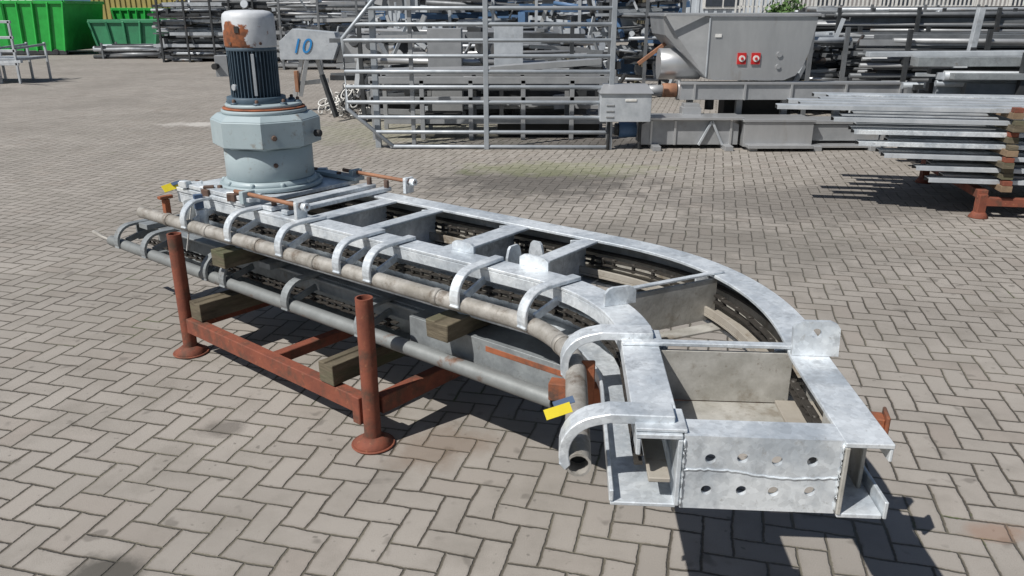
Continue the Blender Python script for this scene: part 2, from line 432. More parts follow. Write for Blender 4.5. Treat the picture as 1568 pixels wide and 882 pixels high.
mb.box((gx+.128*math.cos(-1.75),gy+.128*math.sin(-1.75),cz0+.085),(.004,.022,.03),'black',rz=-1.75)
mb.build('fan_cowl',gm,0)

lab=MB(); 
def tag(p,rz,rx=.9,s=1.):
    lab.box(p,(.07*s,.026*s,.003),'yellow',rz=rz,rx=rx,ry=-.15)
    lab.box((p[0]+.015,p[1]+.02,p[2]+.014),(.055,.018,.004),'blue',rz=rz,rx=rx*.8,ry=-.15)
q=U.pt(.98,-.175,-.045); tag((q.x,q.y,q.z),.35)
q=U.pt(-2.30,-.02,.03); tag((q.x,q.y,q.z),.9,.9,1.5)
q=U.pt(-2.0,-.06,.0); lab.box(q,(.04,.03,.07),'blue',rz=.6); lab.beam((q.x-.03,q.y-.02,q.z-.02),(q.x-.07,q.y-.05,q.z-.24),.006,.006,'white')
lab.build('sale_labels',conv,0)

# ------------------------------------------------------------------ lower frame
La=math.atan2(-.626,.78)
ln=Vector((.626,.78,0))
L=Path((-2.155+.626*.125,4.25+.78*.125),La,1,0,.49)
low=empty('straight_conveyor_frame')
mb=MB()
def L_(a,b,o0,o1,z0,z1,k): L.plate(mb,a,b,o0,o1,z0,z1,k)
WL=.57
L_(-.1,2.9,0,.10,-.012,0,'galv2'); L_(-.1,2.9,.09,.101,-.17,-.013,'galv2'); L_(-.1,2.9,-.04,.095,-.18,-.168,'galv2')
L_(-.1,2.9,WL-.1,WL,-.012,0,'galv2'); L_(-.1,2.9,WL-.098,WL-.088,-.17,-.013,'galv2'); L_(-.1,2.9,WL-.1,WL,-.18,-.168,'galv2')
for t in (0,.45,.9,1.4,1.9,2.3,2.85):
    L.xbar(mb,t,.10,WL-.1,-.15,-.002,.01,'galv2'); L.xbar(mb,t+.035,.10,WL-.1,-.011,-.001,.06,'galv2')
L.xbar(mb,-.12,-.02,WL,-.10,-.002,.012,'galv2')
L_(1.5,2.2,.02,.09,-.07,.006,'galv2')
mb.build('rails',low,.002)
mb=MB()
L_(2.20,3.02,-.078,.06,-.150,.012,'galv2'); L_(2.60,2.97,-.0795,-.077,-.03,-.008,'orange')
L_(2.72,2.9,-.080,-.077,-.13,-.11,'orange')
mb.build('side_plate',low,.004)
mb=MB(); L.tube(mb,-.22,2.95,-.125,-.10,.030,'pipe2')
mb.tube([L.pt(-.20,-.13,-.10),L.pt(-.30,-.14,-.09),L.pt(-.38,-.15,-.07)],.012,'pipe')
mb.build('guide_pipe',low,0)
mb=MB()
for t in (-.08,.22,.82,.98,1.48,1.98): hook(L,mb,t,'galv2',pz=-.10)
for t in (.05,1.2): 
    L.xbar(mb,t,-.06,.10,.002,.03,.09,'galv2')
mb.build('pipe_hooks',low,.003)
mb=MB(); chain(L,mb,0,2.1,-.01,-.09); chain(L,mb,0,2.8,WL-.14,-.07); mb.build('drive_chain',low,0)

# ------------------------------------------------------------------ stillage + timbers
st=empty('steel_stillage')
mb=MB()
e=Vector((.77,-.64,0)).normalized(); g=Vector((.64,.77,0)).normalized()
B1=Vector((-1.64,3.67,0)); B2=Vector((-.559,2.773,0))
posts=[B1,B2,B1+g*1.0,B2+g*1.0]
for i,p in enumerate(posts):
    mb.cyl(p+Vector((0,0,.002)),p+Vector((0,0,.010)),.088,'rust',28)
    mb.cyl(p+Vector((0,0,.010)),p+Vector((0,0,.042)),.082,'rust',28,.04)
    h=.63 if i<2 else .30
    mb.tube([p+Vector((0,0,.04)),p+Vector((0,0,.1)),p+Vector((0,0,h-.1)),p+Vector((0,0,h))],.034,'rust',20,hollow=True)
zz=Vector((0,0,.165))
for a,b in ((0,1),(2,3),(0,2),(1,3)):
    dd=(posts[b]-posts[a]).normalized()*.04
    mb.beam(posts[a]+zz+dd,posts[b]+zz-dd,.05,.075,'rust')
m1=(posts[0]*.5+posts[1]*.5)+Vector((0,0,.16)); m2=(posts[2]*.5+posts[3]*.5)+Vector((0,0,.16)); mb.beam(m1+g*.03,m2-g*.03,.05,.05,'rust')
mb.beam(B2+e*-.08+Vector((0,0,.145)),B2-e*.035+Vector((0,0,.145)),.065,.12,'rust')
mb.build('frame',st,.003)
def timber(a,d,l,w,h):
    mb=MB(); a=Vector(a); d=Vector(d).normalized()
    n=10; rings=[]
    x=Vector((-d.y,d.x,0))
    for i in range(n+1):
        p=a+d*l*i/n; j=lambda:R.uniform(-.003,.003)
        rings.append([p+x*(-w/2+j())+Vector((0,0,-h/2)),p+x*(w/2+j())+Vector((0,0,-h/2)),p+x*(w/2+j())+Vector((0,0,h/2+j()*.5)),p+x*(.1*w+j())+Vector((0,0,h/2+j()*.6)),p+x*(.06*w+j())+Vector((0,0,h/2-.006)),p+x*(-w/2+j())+Vector((0,0,h/2+j()*.5))])
    mb.sweep(rings,'wood'); mb.build('timber_block',None,.003)
timber((-1.56,3.60,.252),(.64,.77,0),.95,.095,.09)
timber((-.76,2.90,.252),(.64,.77,0),.95,.09,.09)
q=L.pt(1.02,-.19,0); timber((q.x,q.y,.534),ln,.80,.11,.08)
q=L.pt(2.46,-.19,0); timber((q.x,q.y,.540),ln,.80,.11,.07)

# ------------------------------------------------------------------ tubular gate
mb=MB()
Y=9.93
xl,xr,xm=-2.05,1.22,-.32
zs=[.03+i*.183 for i in range(11)]
top=zs[-1]
def leftx(zv):
    if zv<.50: return -2.05+ (.50-zv)/.50*.55
    if zv>1.33: return -2.05+(zv-1.33)/.55*.48
    return -2.05
for zv in zs: mb.cyl((leftx(zv),Y,zv),(xr,Y-.05,zv),.024,'gate',12)
for x,y0 in ((xm,Y-.03),(xr,Y-.05)): mb.beam((x,y0,0),(x,y0,top+.05),.06,.05,'gate')
mb.tube([(-1.5,Y,.03),(-2.05,Y,.50),(-2.05,Y,1.33),(-1.57,Y,top)],.027,'gate',12)
mb.beam((xl+.35,Y+.12,0),(xl+.35,Y+.12,top),.07,.08,'gate'); mb.beam((xl+.8,Y+.14,0),(xl+.8,Y+.14,top),.05,.05,'stain2')
mb.build('tubular_steel_gate',None,.003)

def stack(name,x0,x1,y0,y1,z0,z1,n,mats,lmin=.5,lmax=1.,thick=(.03,.09),tilt=.03,posts=3,yaw=0.,pm='midst',shelf=True,tubes=.4,extra=0):
    mb=MB(); cx=(x0+x1)/2; cy=(y0+y1)/2; Lx=x1-x0
    ca,sa=math.cos(yaw),math.sin(yaw)
    def T(x,y,z): return Vector((cx+(x-cx)*ca-(y-cy)*sa, cy+(x-cx)*sa+(y-cy)*ca, z))
    levels=max(2,int((z1-z0)/.38)); 
    for i in range(n):
        lv=R.randrange(levels); zb=z0+(z1-z0)*lv/levels; h=(z1-z0)/levels
        z=zb+.05+R.random()**1.0*(h-.06)
        l=Lx*R.uniform(lmin,lmax); c=R.uniform(x0+l/2,x1-l/2)if l<Lx else cx; y=R.uniform(y0,y1); t=R.uniform(-tilt,tilt)*Lx; u=R.uniform(-tilt,tilt)*.4*Lx
        a=T(c-l/2,y+t,max(.02,z-u/2)); b=T(c+l/2,y-t,max(.02,z+u/2)); w=R.uniform(*thick); k=R.choice(mats)
        if R.random()<tubes: mb.cyl(a,b,w*.5,k,8)
        else: mb.beam(a,b,w,w*R.uniform(.5,1.3),k)
    for i in range(extra):
        x=R.uniform(x0,x1); y=R.uniform(y0,y1); z=R.uniform(z0+.1,z1); k=R.choice(mats); ty=R.random()
        if ty<.45: mb.beam(T(x,y,max(.02,z-R.uniform(.1,.4))),T(x+R.uniform(-.3,.3),y+R.uniform(-.2,.2),z+R.uniform(.05,.3)),R.uniform(.03,.08),R.uniform(.03,.08),k)
        elif ty<.75: mb.box(T(x,y,z),(R.uniform(.08,.35),R.uniform(.08,.3),R.uniform(.05,.3)),k,rz=R.uniform(-.5,.5),ry=R.uniform(-.2,.2))
        else: mb.cyl(T(x,y,z),T(x+R.uniform(-.05,.05),y-.15,z+.03),R.uniform(.05,.14),k,12)
    if shelf:
        for lv in range(levels):
            zb=z0+(z1-z0)*lv/levels
            for j in range(posts):
                x=x0+.15*Lx+.7*Lx*j/max(1,posts-1); mb.beam(T(x,y0,zb+.03),T(x,y1,zb+.03),.08,.06,'wood' if j%2 else pm)
    for j in range(posts):
        x=x0+.15*Lx+.7*Lx*j/max(1,posts-1)
        for y in (y0-.05,y1+.05): mb.beam(T(x,y,0),T(x,y,z1+.1),.06,.06,pm)
    return mb.build(name,None,0)

gs=['stain','stain2','pale','midst','dark','stain2']
stack('steel_profile_rack',-12.1,-9.6,27.5,30,0,1.95,150,['midst','dark','pale','stain2','midst','pale','dark'],.4,1,(.05,.13),.02,pm='dark',extra=30)
stack('steel_profile_rack',-9.5,-7.3,27,29.5,.1,2.1,110,['pale','dark','stain2','midst','dark'],.4,1,(.05,.13),.05,pm='dark',extra=40)
stack('steel_profile_rack',-7.2,-4.0,24,27,0,2.0,120,gs,.4,1,(.05,.14),.04,extra=50)
stack('loose_steel_pipes',-15.2,-12.2,29.5,30.5,0,.45,26,['pale','dark','midst'],.5,1,(.08,.2),.02,posts=2,tubes=.8)
stack('stainless_frame_stack',-3.0,1.6,12.5,15,.05,1.35,100,['stain','dark','pale','dark','midst','stain2'],.2,.8,(.04,.11),.04,posts=4,pm='dark',extra=90)
stack('stainless_frame_stack',-3.0,2.2,17.5,19.5,.1,2.2,90,['stain','pale','stain2','bluebox','pale','midst','dark'],.1,.5,(.05,.18),.07,posts=5,pm='pale',extra=140)
stack('aluminium_parts_rack',1.6,3.6,16,18,.2,2.2,100,['pale','bluebox','stain','dark','pale','dark'],.3,.8,(.04,.12),.12,posts=3,extra=80)
stack('steel_pipe_pile',5.4,10.5,12.6,14.6,.05,1.28,240,['midst','dark','dark','midst','stain2'],.6,1,(.04,.09),.015,posts=4,pm='dark',yaw=-.05,tubes=.6)
stack('steel_pipe_pile',5.2,11.5,15.5,17.5,.1,1.6,230,['midst','dark','stain2','midst','dark'],.6,1,(.05,.1),.012,posts=4,pm='dark',yaw=-.03)
stack('aluminium_parts_rack',4.0,5.6,13.2,15,.1,1.3,70,['pale','stain','midst','dark'],.3,.9,(.04,.1),.08,extra=50)
stack('steel_profile_rack',8,18,22,24,.1,1.7,150,['midst','pale','stain2','dark'],.4,1,(.06,.15),.01,posts=6,extra=20)

mb=MB()
for (y,z,x0,x1) in ((10.7,.78,-1.9,1.4),(11.7,.80,-1.9,1.5),(10.7,.52,-1.9,1.3),(10.75,.25,-1.7,1.35)):
    mb.beam((x0,y,z),(x1,y,z),.06,.09,'stain2')
for x in (-1.85,-1.2,-.55,.15,.8,1.3):
    for y in (10.7,11.7): mb.beam((x,y,0),(x,y,.78),.06,.06,'stain2')
    mb.beam((x,10.7,.72),(x,11.7,.72),.05,.05,'stain')
mb.beam((-1.8,11.2,.86),(.4,11.3,.90),.5,.05,'stain'); mb.beam((-.3,11.0,.9),(1.2,11.1,1.0),.25,.08,'stain')
mb.beam((-.2,11.2,.10),(1.2,11.2,.10),.6,.16,'black'); mb.beam((-1.8,11.2,.65),(1.2,11.2,.65),.7,.04,'dark')  # black pieces low under the table stand in for the shade there
mb.box((-.05,12.0,1.15),(.42,.4,.62),'pale'); mb.box((-1.0,12.3,.8),(.5,.4,1.2),'stain2'); mb.box((-.95,11.0,.25),(.5,.3,.16),'black')
mb.beam((1.75,11.3,.95),(2.15,11.3,1.25),.06,.05,'copper')
mb.build('stainless_work_frame',None,.003)

hop=empty('stainless_feed_hopper')
mb=MB()
yf,yb=10.45,11.65
def prismY(prof,y0,y1,k,sm=False):
    m=len(prof); vs=[(x,y0,z) for x,z in prof]+[(x,y1,z) for x,z in prof]
    mb.add(vs,[tuple(range(m-1,-1,-1)),tuple(range(m,2*m))]+[(i,(i+1)%m,m+(i+1)%m,m+i) for i in range(m)],k)
body=[(2.50,1.58),(3.86,1.58),(3.86,1.50),(3.80,1.15),(3.75,.99),(3.66,.86),(3.52,.80),(2.62,.80),(2.50,.82)]
prismY(body,yf,yb,'stain')
mb.add([(1.93,yf+.15,1.59),(2.497,yf+.01,1.59),(2.497,yf+.01,.84),(1.98,yf+.2,1.35),(1.93,yb,1.59),(2.497,yb,1.59),(2.497,yb,.84),(1.98,yb,1.35)],
  [(0,1,2,3),(4,7,6,5),(0,4,5,1),(3,2,6,7),(0,3,7,4)],'stain2')
mb.cyl((1.95,yf+.4,.98),(2.5,yf+.4,.98),.20,'stain',24)
mb.beam((1.93,yf-.01,1.6),(3.89,yf-.01,1.6),.04,.03,'stain')
mb.beam((1.93,yf-.01,1.6),(1.93,yb,1.6),.03,.04,'stain'); mb.beam((3.88,yf,1.6),(3.88,yb,1.6),.03,.04,'stain'); mb.beam((1.93,yb,1.6),(3.88,yb,1.6),.03,.04,'stain')
mb.beam((2.5,yf-.012,1.56),(2.5,yf-.012,.84),.02,.012,'pale',up=(0,1,0))
mb.build('hopper_body',hop,.004)
mb=MB()
for x in (2.94,3.12):
    mb.box((x,yf-.012,1.07),(.11,.02,.14),'red'); mb.cyl((x,yf-.02,1.07),(x,yf-.035,1.07),.04,'white',14); mb.cyl((x,yf-.03,1.07),(x,yf-.045,1.07),.018,'red',10)
mb.cyl((3.42,yf-.002,1.12),(3.42,yf-.02,1.12),.035,'stain2',14); mb.cyl((3.42,yf-.0,.97),(3.42,yf-.02,.97),.03,'stain2',14)
mb.box((2.62,yf-.01,1.35),(.08,.006,.04),'white')
mb.build('control_switches',hop,0)
mb=MB()
mb.box((3.65,10.6,.66),(2.95,.45,.20),'stain2'); mb.box((3.65,10.36,.77),(2.98,.03,.03),'stain')
mb.box((4.9,10.7,.70),(1.7,.4,.06),'stain')
mb.cyl((2.16,10.6,.66),(1.98,10.6,.66),.09,'copper',20); mb.cyl((1.98,10.6,.66),(1.80,10.6,.66),.07,'stain2',18); mb.cyl((2.2,10.6,.66),(2.17,10.6,.66),.13,'stain',20)
for x in (2.35,3.0,3.6,4.3,5.0): mb.box((x,10.36,.66),(.03,.03,.20),'stain'); mb.beam((x,10.6,0),(x,10.6,.56),.08,.08,'stain2')
mb.box((2.3,10.3,.43),(.24,.2,.1),'stain'); mb.box((2.35,10.25,.34),(.14,.2,.08),'wood2'); mb.box((2.3,10.3,.50),(.2,.18,.05),'stain')
mb.box((3.3,10.9,.45),(.9,.3,.3),'black'); mb.cyl((2.6,10.55,.42),(2.6,10.55,.58),.06,'black',10)
mb.build('screw_trough',hop,.003)
mb=MB()
prismY([(1.62,.05),(2.85,.05),(2.85,.30),(2.72,.36),(1.75,.36),(1.62,.30)],9.95,10.35,'stain2')
mb.box((2.24,10.1,.38),(1.3,.45,.03),'stain')
mb.box((3.32,10.1,.19),(.86,.5,.30),'stain'); mb.box((3.32,10.1,.36),(.90,.54,.03),'stain'); mb.box((3.32,9.97,.06),(.8,.55,.04),'stain2')
mb.box((4.2,10.15,.20),(.85,.4,.20),'stain2'); mb.box((4.1,10.15,.33),(1.0,.45,.04),'stain'); mb.box((4.15,10.0,.05),(.9,.4,.03),'stain')
for x in (1.8,2.7,3.0,3.8,4.5): mb.box((x,10.0,.03),(.10,.5,.06),'stain2')
mb.beam((2.35,9.92,.05),(2.5,9.92,.35),.03,.03,'pale'); mb.beam((2.65,9.92,.05),(2.5,9.92,.35),.03,.03,'pale')
for x in (1.75,2.05,2.75): mb.box((x,9.94,.2),(.03,.02,.30),'stain')
mb.cyl((1.58,10.1,.22),(1.36,10.1,.22),.10,'bluebox',18); mb.cyl((1.36,10.1,.22),(1.31,10.1,.22),.08,'dark',14)
mb.build('lower_trough',hop,.003)
mb=MB()
prismY([(1.08,.36),(1.70,.36),(1.70,.70),(1.08,.70)],9.75,10.0,'pale')
mb.add([(1.06,9.72,.70),(1.72,9.72,.70),(1.72,10.03,.70),(1.06,10.03,.70),(1.12,9.86,.80),(1.66,9.86,.80),(1.66,10.0,.80),(1.12,10.0,.80)],[(0,1,5,4),(1,2,6,5),(2,3,7,6),(3,0,4,7),(4,5,6,7),(3,2,1,0)],'stain')
for i in range(3): mb.box((1.2,9.745,.42+i*.07),(.10,.01,.02),'stain2')
mb.box((1.45,9.745,.62),(.14,.008,.03),'white'); mb.cyl((1.2,9.85,.36),(1.2,9.85,0),.02,'dark',8); mb.cyl((1.6,9.9,.36),(1.6,9.9,0),.02,'dark',8)
mb.build('electrical_cabinet',None,.004)

nm=empty('numbered_steel_machine')
mb=MB()
prismY([(-3.95,.86),(-3.05,.86),(-2.95,1.1),(-3.0,1.30),(-3.7,1.36),(-3.95,1.15)],13.9,14.3,'pale')
prismY([(-3.05,.8),(-2.2,.8),(-2.2,1.2),(-2.9,1.25)],14.1,14.6,'stain')
for a,b in (((-3.6,14,.9),(-3.85,14,.0)),((-3.4,14.2,.9),(-3.2,14.2,0)),((-2.5,14.2,.9),(-2.5,14.2,0)),((-3.75,14,.45),(-3.2,14.1,.5)),((-3.5,13.95,.9),(-3.66,13.9,.25))): mb.beam(a,b,.07,.07,'stain')
mb.box((-3.70,13.9,.50),(.06,.10,.35),'copper')
mb.build('machine_body',nm,.003)
cu=bpy.data.curves.new('painted_number','FONT'); cu.body='10'; cu.size=.34; cu.extrude=.003; cu.offset=.0; cu.shear=.3
to=bpy.data.objects.new('painted_number',cu); scene.collection.objects.link(to); to.location=(-3.76,13.89,.97); to.rotation_euler=(rad(90),0,0); cu.materials.append(M['bluepaint']); to.parent=nm
mb=MB()
for i in range(90):
    c=Vector((R.gauss(-2.74,.25),R.gauss(13.4,.22),0)); h=max(0,1-abs(c.x+2.74)/.62); c.z=R.uniform(.03,.05+.50*h)
    ax=Vector((R.gauss(0,1),R.gauss(0,1),R.gauss(0,1))).normalized(); x=ax.orthogonal().normalized(); y=ax.cross(x); r=R.uniform(.06,.13)
    pts=[c+(x*math.cos(a)*r+y*math.sin(a)*r*.7) for a in [2*math.pi*j/12 for j in range(13)]]
    for p in pts: p.z=max(p.z,.015)
    mb.tube(pts,.012,'white' if i%4 else 'dark',6)
mb.build('white_chain_heap',None,0)

# ------------------------------------------------------------------ right hand beam stack
bs=empty('galvanised_beam_stack')
mb=MB()
dd=Vector((1,-.17,0)).normalized(); nn=Vector((.17,1,0)).normalized()
base=Vector((3.95,6.5,0))
nl=7; xs_l=[-.35,-.50,-.85,-.95,-1.15,-1.35,-1.75]
for li in range(nl):
    z=.31+li*.098
    for j in range(6):
        a=base+nn*(.03+j*.22)+dd*(xs_l[li]+R.uniform(-.10,.14)+.12*j)
        a.z=z+R.uniform(-.004,.004); b=a+dd*4.8; b.z=z+R.uniform(-.012,.012); k=R.choice(['pale','pale','galv','stain2'])
        mb.beam(a,b,.11,.006,k); mb.beam(a-nn*.057+Vector((0,0,-.016)),b-nn*.057+Vector((0,0,-.016)),.006,.032,k)
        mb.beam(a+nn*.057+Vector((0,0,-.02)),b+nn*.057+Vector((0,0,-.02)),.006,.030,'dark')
mb.build('beams',bs,0)
mb=MB()
for li in range(nl):
    z=.262+li*.098
    for s_ in (.12,2.4): 
        a=base+dd*(s_+R.uniform(-.03,.03))-nn*R.uniform(.08,.16); a.z=z; mb.beam(a,a+nn*1.55,.085,.05,'wood2' if li%3==0 else 'wood')
        a=a+Vector((0,0,.046)); mb.beam(a,a+nn*.07,.07,.038,'rust' if li%2==0 else 'wood')
mb.build('timber_spacers',bs,.002)
mb=MB()
for s_ in (0,2.3):
    for v in (-.05,1.4):
        p=base+dd*s_+nn*v; mb.cyl(p+Vector((0,0,.002)),p+Vector((0,0,.05)),.08,'rust',16,.05); mb.beam(p+Vector((0,0,.04)),p+Vector((0,0,.20)),.07,.07,'rust')
    p=base+dd*s_; mb.beam(p-nn*.06+Vector((0,0,.2)),p+nn*1.45+Vector((0,0,.2)),.08,.07,'rust')
mb.beam(base-nn*.05+Vector((0,0,.14)),base-nn*.05+dd*3+Vector((0,0,.14)),.06,.07,'rust')
p=base+dd*.27-nn*.13; mb.beam(p+Vector((0,0,.75)),p+Vector((0,0,1.06)),.045,.05,'pale')
mb.build('stillage_frame',bs,.003)
stack('grey_beam_stack',4.35,9.5,7.9,9.0,.05,1.16,90,['gate','midst','pale','dark','galv2','dark'],.85,1,(.04,.11),.003,posts=3,yaw=-.1,tubes=.1,pm='dark')
mb=MB(); mb.beam((4.1,8.3,1.16),(9.,7.9,1.20),.20,.09,'galv2'); mb.beam((3.7,8.5,1.22),(9.,8.1,1.28),.12,.05,'pale'); mb.beam((4.4,8.1,1.03),(9.,7.6,1.05),.12,.06,'galv2'); mb.build('long_steel_beam',None,.003)
mb=MB(); mb.beam((5.12,9.25,0),(5.22,9.25,1.68),.07,.07,'pale'); mb.build('marker_post',None,.003)

def skip(name,x0,x1,y0,y1,h,k,ribs=7):
    mb=MB()
    vs=[(x0+.25,y0,.15),(x1-.25,y0,.15),(x1-.25,y1,.15),(x0+.25,y1,.15),(x0,y0-.05,h),(x1,y0-.05,h),(x1,y1+.05,h),(x0,y1+.05,h)]
    mb.add(vs,[(0,1,5,4),(1,2,6,5),(2,3,7,6),(3,0,4,7),(3,2,1,0)],k)
    for a,b in ((4,5),(5,6),(6,7),(7,4)): mb.beam(vs[a],vs[b],.12,.12,k)
    for i in range(ribs+1):
        f=i/ribs; a=Vector(vs[0]).lerp(Vector(vs[1]),f); b=Vector(vs[4]).lerp(Vector(vs[5]),f); mb.beam(a+Vector((0,-.04,0)),b+Vector((0,-.04,0)),.09,.08,k)
    mb.beam((x0+.2,y0,.1),(x1-.2,y0,.1),.15,.16,'dark')
    for x in (x0+.6,x1-.6): mb.cyl((x,y0-.1,.12),(x,y0+.2,.12),.11,'dark',12)
    mb.build(name,None,.01)
skip('green_skip_container',-22.5,-17.2,32,35,1.95,'green',9)
skip('green_skip_container',-16.6,-13.9,32.5,35,1.25,'dgreen',4)
skip('green_skip_container',-17.3,-15.5,36,39,1.7,'green',5)
mb=MB(); mb.box((-17.6,42,1.3),(6,2.4,2.6),'olive'); 
for i in range(24): mb.box((-20.5+i*.255,40.78,1.35),(.10,.05,2.3),'olive')
mb.box((-17.6,40.77,2.56),(6,.08,.12),'olive'); mb.box((-17.6,40.77,.06),(6,.08,.12),'olive')
mb.build('shipping_container',None,.01)
mb=MB(); mb.box((-13.3,38,1.2),(2.2,2.4,2.4),'wallb'); mb.box((-12.2,37.9,1.3),(.4,.3,2.2),'olive'); mb.box((-13.3,36.78,1.3),(1.5,.04,1.2),'dark'); mb.build('storage_cabin',None,.01)
mb=MB()
for z in (.45,.75,1.05,1.4): mb.beam((-13.9,19.3,z),(-11.7,19.3,z),.05,.06,'pale')
for x in (-13.7,-12.9,-12.2,-11.75): mb.beam((x,19.3,0),(x,19.3,1.42),.05,.05,'pale'); mb.beam((x,20.6,0),(x,20.6,.9),.05,.05,'pale')
for x in (-13.7,-12.9,-12.2,-11.75): mb.beam((x,19.3,.8),(x,20.6,.85),.05,.05,'gate')
mb.box((-12.8,19.9,.55),(2.2,1.2,.06),'gate'); mb.cyl((-12.4,19.15,.2),(-12.4,19.3,.2),.18,'dark',16); mb.beam((-12.0,19,.5),(-11.2,18.6,.55),.06,.06,'pale')
mb.build('galvanised_trailer_frame',None,.004)

def warehouse(name,x0,x1,y,h,k,win=True,door=None):
    e_=empty(name); mb=MB(); mb.box(((x0+x1)/2,y+6,h/2),(x1-x0,12,h),k)
    n=int((x1-x0)/.5)
    for i in range(n): mb.box((x0+.25+i*.5,y-.03,h/2+.4),(.16,.06,h-.9),k)
    mb.box(((x0+x1)/2,y-.05,.2),(x1-x0,.1,.4),'wallb'); mb.box(((x0+x1)/2,y+6,h+.1),(x1-x0+.4,12.4,.2),'midst'); mb.build('walls',e_,0)
    mb=MB()
    if win:
        x=x0+2
        while x<x1-3:
            mb.box((x+1.1,y-.09,2.4),(2.2,.06,1.3),'white'); mb.box((x+.6,y-.13,2.4),(.9,.04,1.1),'glass'); mb.box((x+1.6,y-.13,2.4),(.9,.04,1.1),'glass'); x+=4.5
        mb.build('windows',e_,0)
    if door:
        mb=MB()
        for d0 in door:
            mb.box((d0,y-.10,1.9),(4,.08,3.8),'bluebox' if d0<0 else 'midst')
            for i in range(9): mb.box((d0,y-.15,.3+i*.42),(3.9,.04,.05),'pale')
        mb.build('doors',e_,0)
warehouse('warehouse',-14,15,46,8,'wall',True,[-9,-1.5,7])
warehouse('office_building',19,52,58,7,'wallb',True,[30])
warehouse('warehouse',-52,-16,56,8,'wall',False,[-30])
mb=MB()
for i in range(170):
    x=9+i*.17; mb.box((x,33.5,1.15),(.07,.02,2.1),'white'); mb.add([(x-.035,33.49,2.2),(x+.035,33.49,2.2),(x,33.49,2.3),(x-.035,33.51,2.2),(x+.035,33.51,2.2),(x,33.51,2.3)],[(0,1,2),(5,4,3),(0,2,5,3),(1,4,5,2)],'white')
for z in (.5,1.8): mb.box((23.5,33.55,z),(29,.05,.06),'white')
mb.build('palisade_fence',None,0)
M['leaf']=mat('leaves',(.05,.11,.03),(.09,.16,.04),.6,0,8)
mb=MB()
for i in range(2600):
    c=Vector((R.gauss(0,1),R.gauss(0,1),R.gauss(0,1))); c=c.normalized()*R.random()**.4*(1+.2*math.sin(c.x*5))
    p=Vector((10.2+c.x*.8,31+c.y*1.0,1.1+c.z*.9)); s_=.10; a=Vector((R.gauss(0,1),R.gauss(0,1),R.gauss(0,1))).normalized()*s_; b=a.orthogonal().normalized()*s_*.6
    mb.add([p-a,p+b,p+a,p-b],[(0,1,2,3)],'leaf')
for i in range(5): mb.cyl((10.2+i*.12-.25,31,0),(10.2+(i-2)*.3,31,1.4),.05,'wood',6,.02)
mb.build('shrub',None,0)

# ------------------------------------------------------------------ ground
w=NT('herringbone_pavers'); p=w.pos()
mp=w.n('ShaderNodeMapping'); mp.inputs['Rotation'].default_value=(0,0,rad(14)); s_=1/.100; mp.inputs['Scale'].default_value=(s_,s_,s_); w.l(p,mp.inputs[0])
nz=w.n('ShaderNodeTexNoise'); nz.inputs['Scale'].default_value=.5; nz.inputs['Detail'].default_value=3; w.l(mp.outputs[0],nz.inputs['Vector'])
vs=w.n('ShaderNodeVectorMath',operation='MULTIPLY_ADD'); w.l(nz.outputs['Color'],vs.inputs[0]); vs.inputs[1].default_value=(.28,.28,0); w.l(mp.outputs[0],vs.inputs[2])
sp=w.n('ShaderNodeSeparateXYZ'); w.l(vs.outputs[0],sp.inputs[0])
X,Yc=sp.outputs[0],sp.outputs[1]
i=w.math('FLOOR',X); j=w.math('FLOOR',Yc); fx=w.math('SUBTRACT',X,i); fy=w.math('SUBTRACT',Yc,j)
k=w.math('FLOORED_MODULO',w.math('ADD',w.math('SUBTRACT',i,j),.5),4.)
k1=w.math('COMPARE',k,1.5,.4); k2=w.math('COMPARE',k,2.5,.4); ver=w.math('GREATER_THAN',k,2.)
lx=w.math('ADD',fx,k1); ly=w.math('ADD',fy,k2)
lw=w.math('SUBTRACT',2.,ver); lh=w.math('ADD',1.,ver)
dx=w.math('MINIMUM',lx,w.math('SUBTRACT',lw,lx)); dy=w.math('MINIMUM',ly,w.math('SUBTRACT',lh,ly))
ed=w.math('MINIMUM',dx,dy)
cb=w.n('ShaderNodeCombineXYZ'); w.l(w.math('SUBTRACT',i,k1),cb.inputs[0]); w.l(w.math('SUBTRACT',j,k2),cb.inputs[1]); w.l(ver,cb.inputs[2])
wn=w.n('ShaderNodeTexWhiteNoise'); w.l(cb.outputs[0],wn.inputs[0]); rv=wn.outputs['Value']; rc=wn.outputs['Color']
sc=w.n('ShaderNodeSeparateColor'); w.l(rc,sc.inputs[0])
edn=w.math('ADD',ed,w.math('MULTIPLY_ADD',w.noise(p,70,4),.09,-.045))
edn=w.math('SUBTRACT',edn,w.math('MULTIPLY',sc.outputs[2],.02))
joint=w.ramp(edn,.008,.05)
col=w.mix(rv,(.300,.276,.249),(.345,.318,.288))
col=w.mix(w.math('MULTIPLY',w.ramp(sc.outputs[1],.8,1.),.45),col,(.265,.225,.195))
col=w.mix(w.math('MULTIPLY',w.ramp(edn,.16,.05),.28),col,(.20,.175,.15))
fine=w.noise(p,260,3,.7); col=w.mix(w.math('MULTIPLY',w.ramp(fine,.5,.75),.5),col,(.15,.137,.12))
col=w.mix(w.math('MULTIPLY',w.ramp(w.noise(p,400,2),.6,.75),.4),col,(.52,.49,.45))
big=w.noise(p,.55,5,.6); col=w.mix(w.math('MULTIPLY',w.ramp(big,.43,.70),.6),col,(.195,.178,.158))
med=w.noise(p,3.2,6,.65); col=w.mix(w.math('MULTIPLY',w.ramp(med,.48,.70),.55),col,(.195,.178,.155))
blob=w.noise(p,9,2,.4); col=w.mix(w.math('MULTIPLY',w.ramp(blob,.66,.72),.55),col,(.12,.108,.095))
spot=w.noise(p,30,1,.4); col=w.mix(w.math('MULTIPLY',w.ramp(spot,.72,.77),.55),col,(.10,.09,.08))
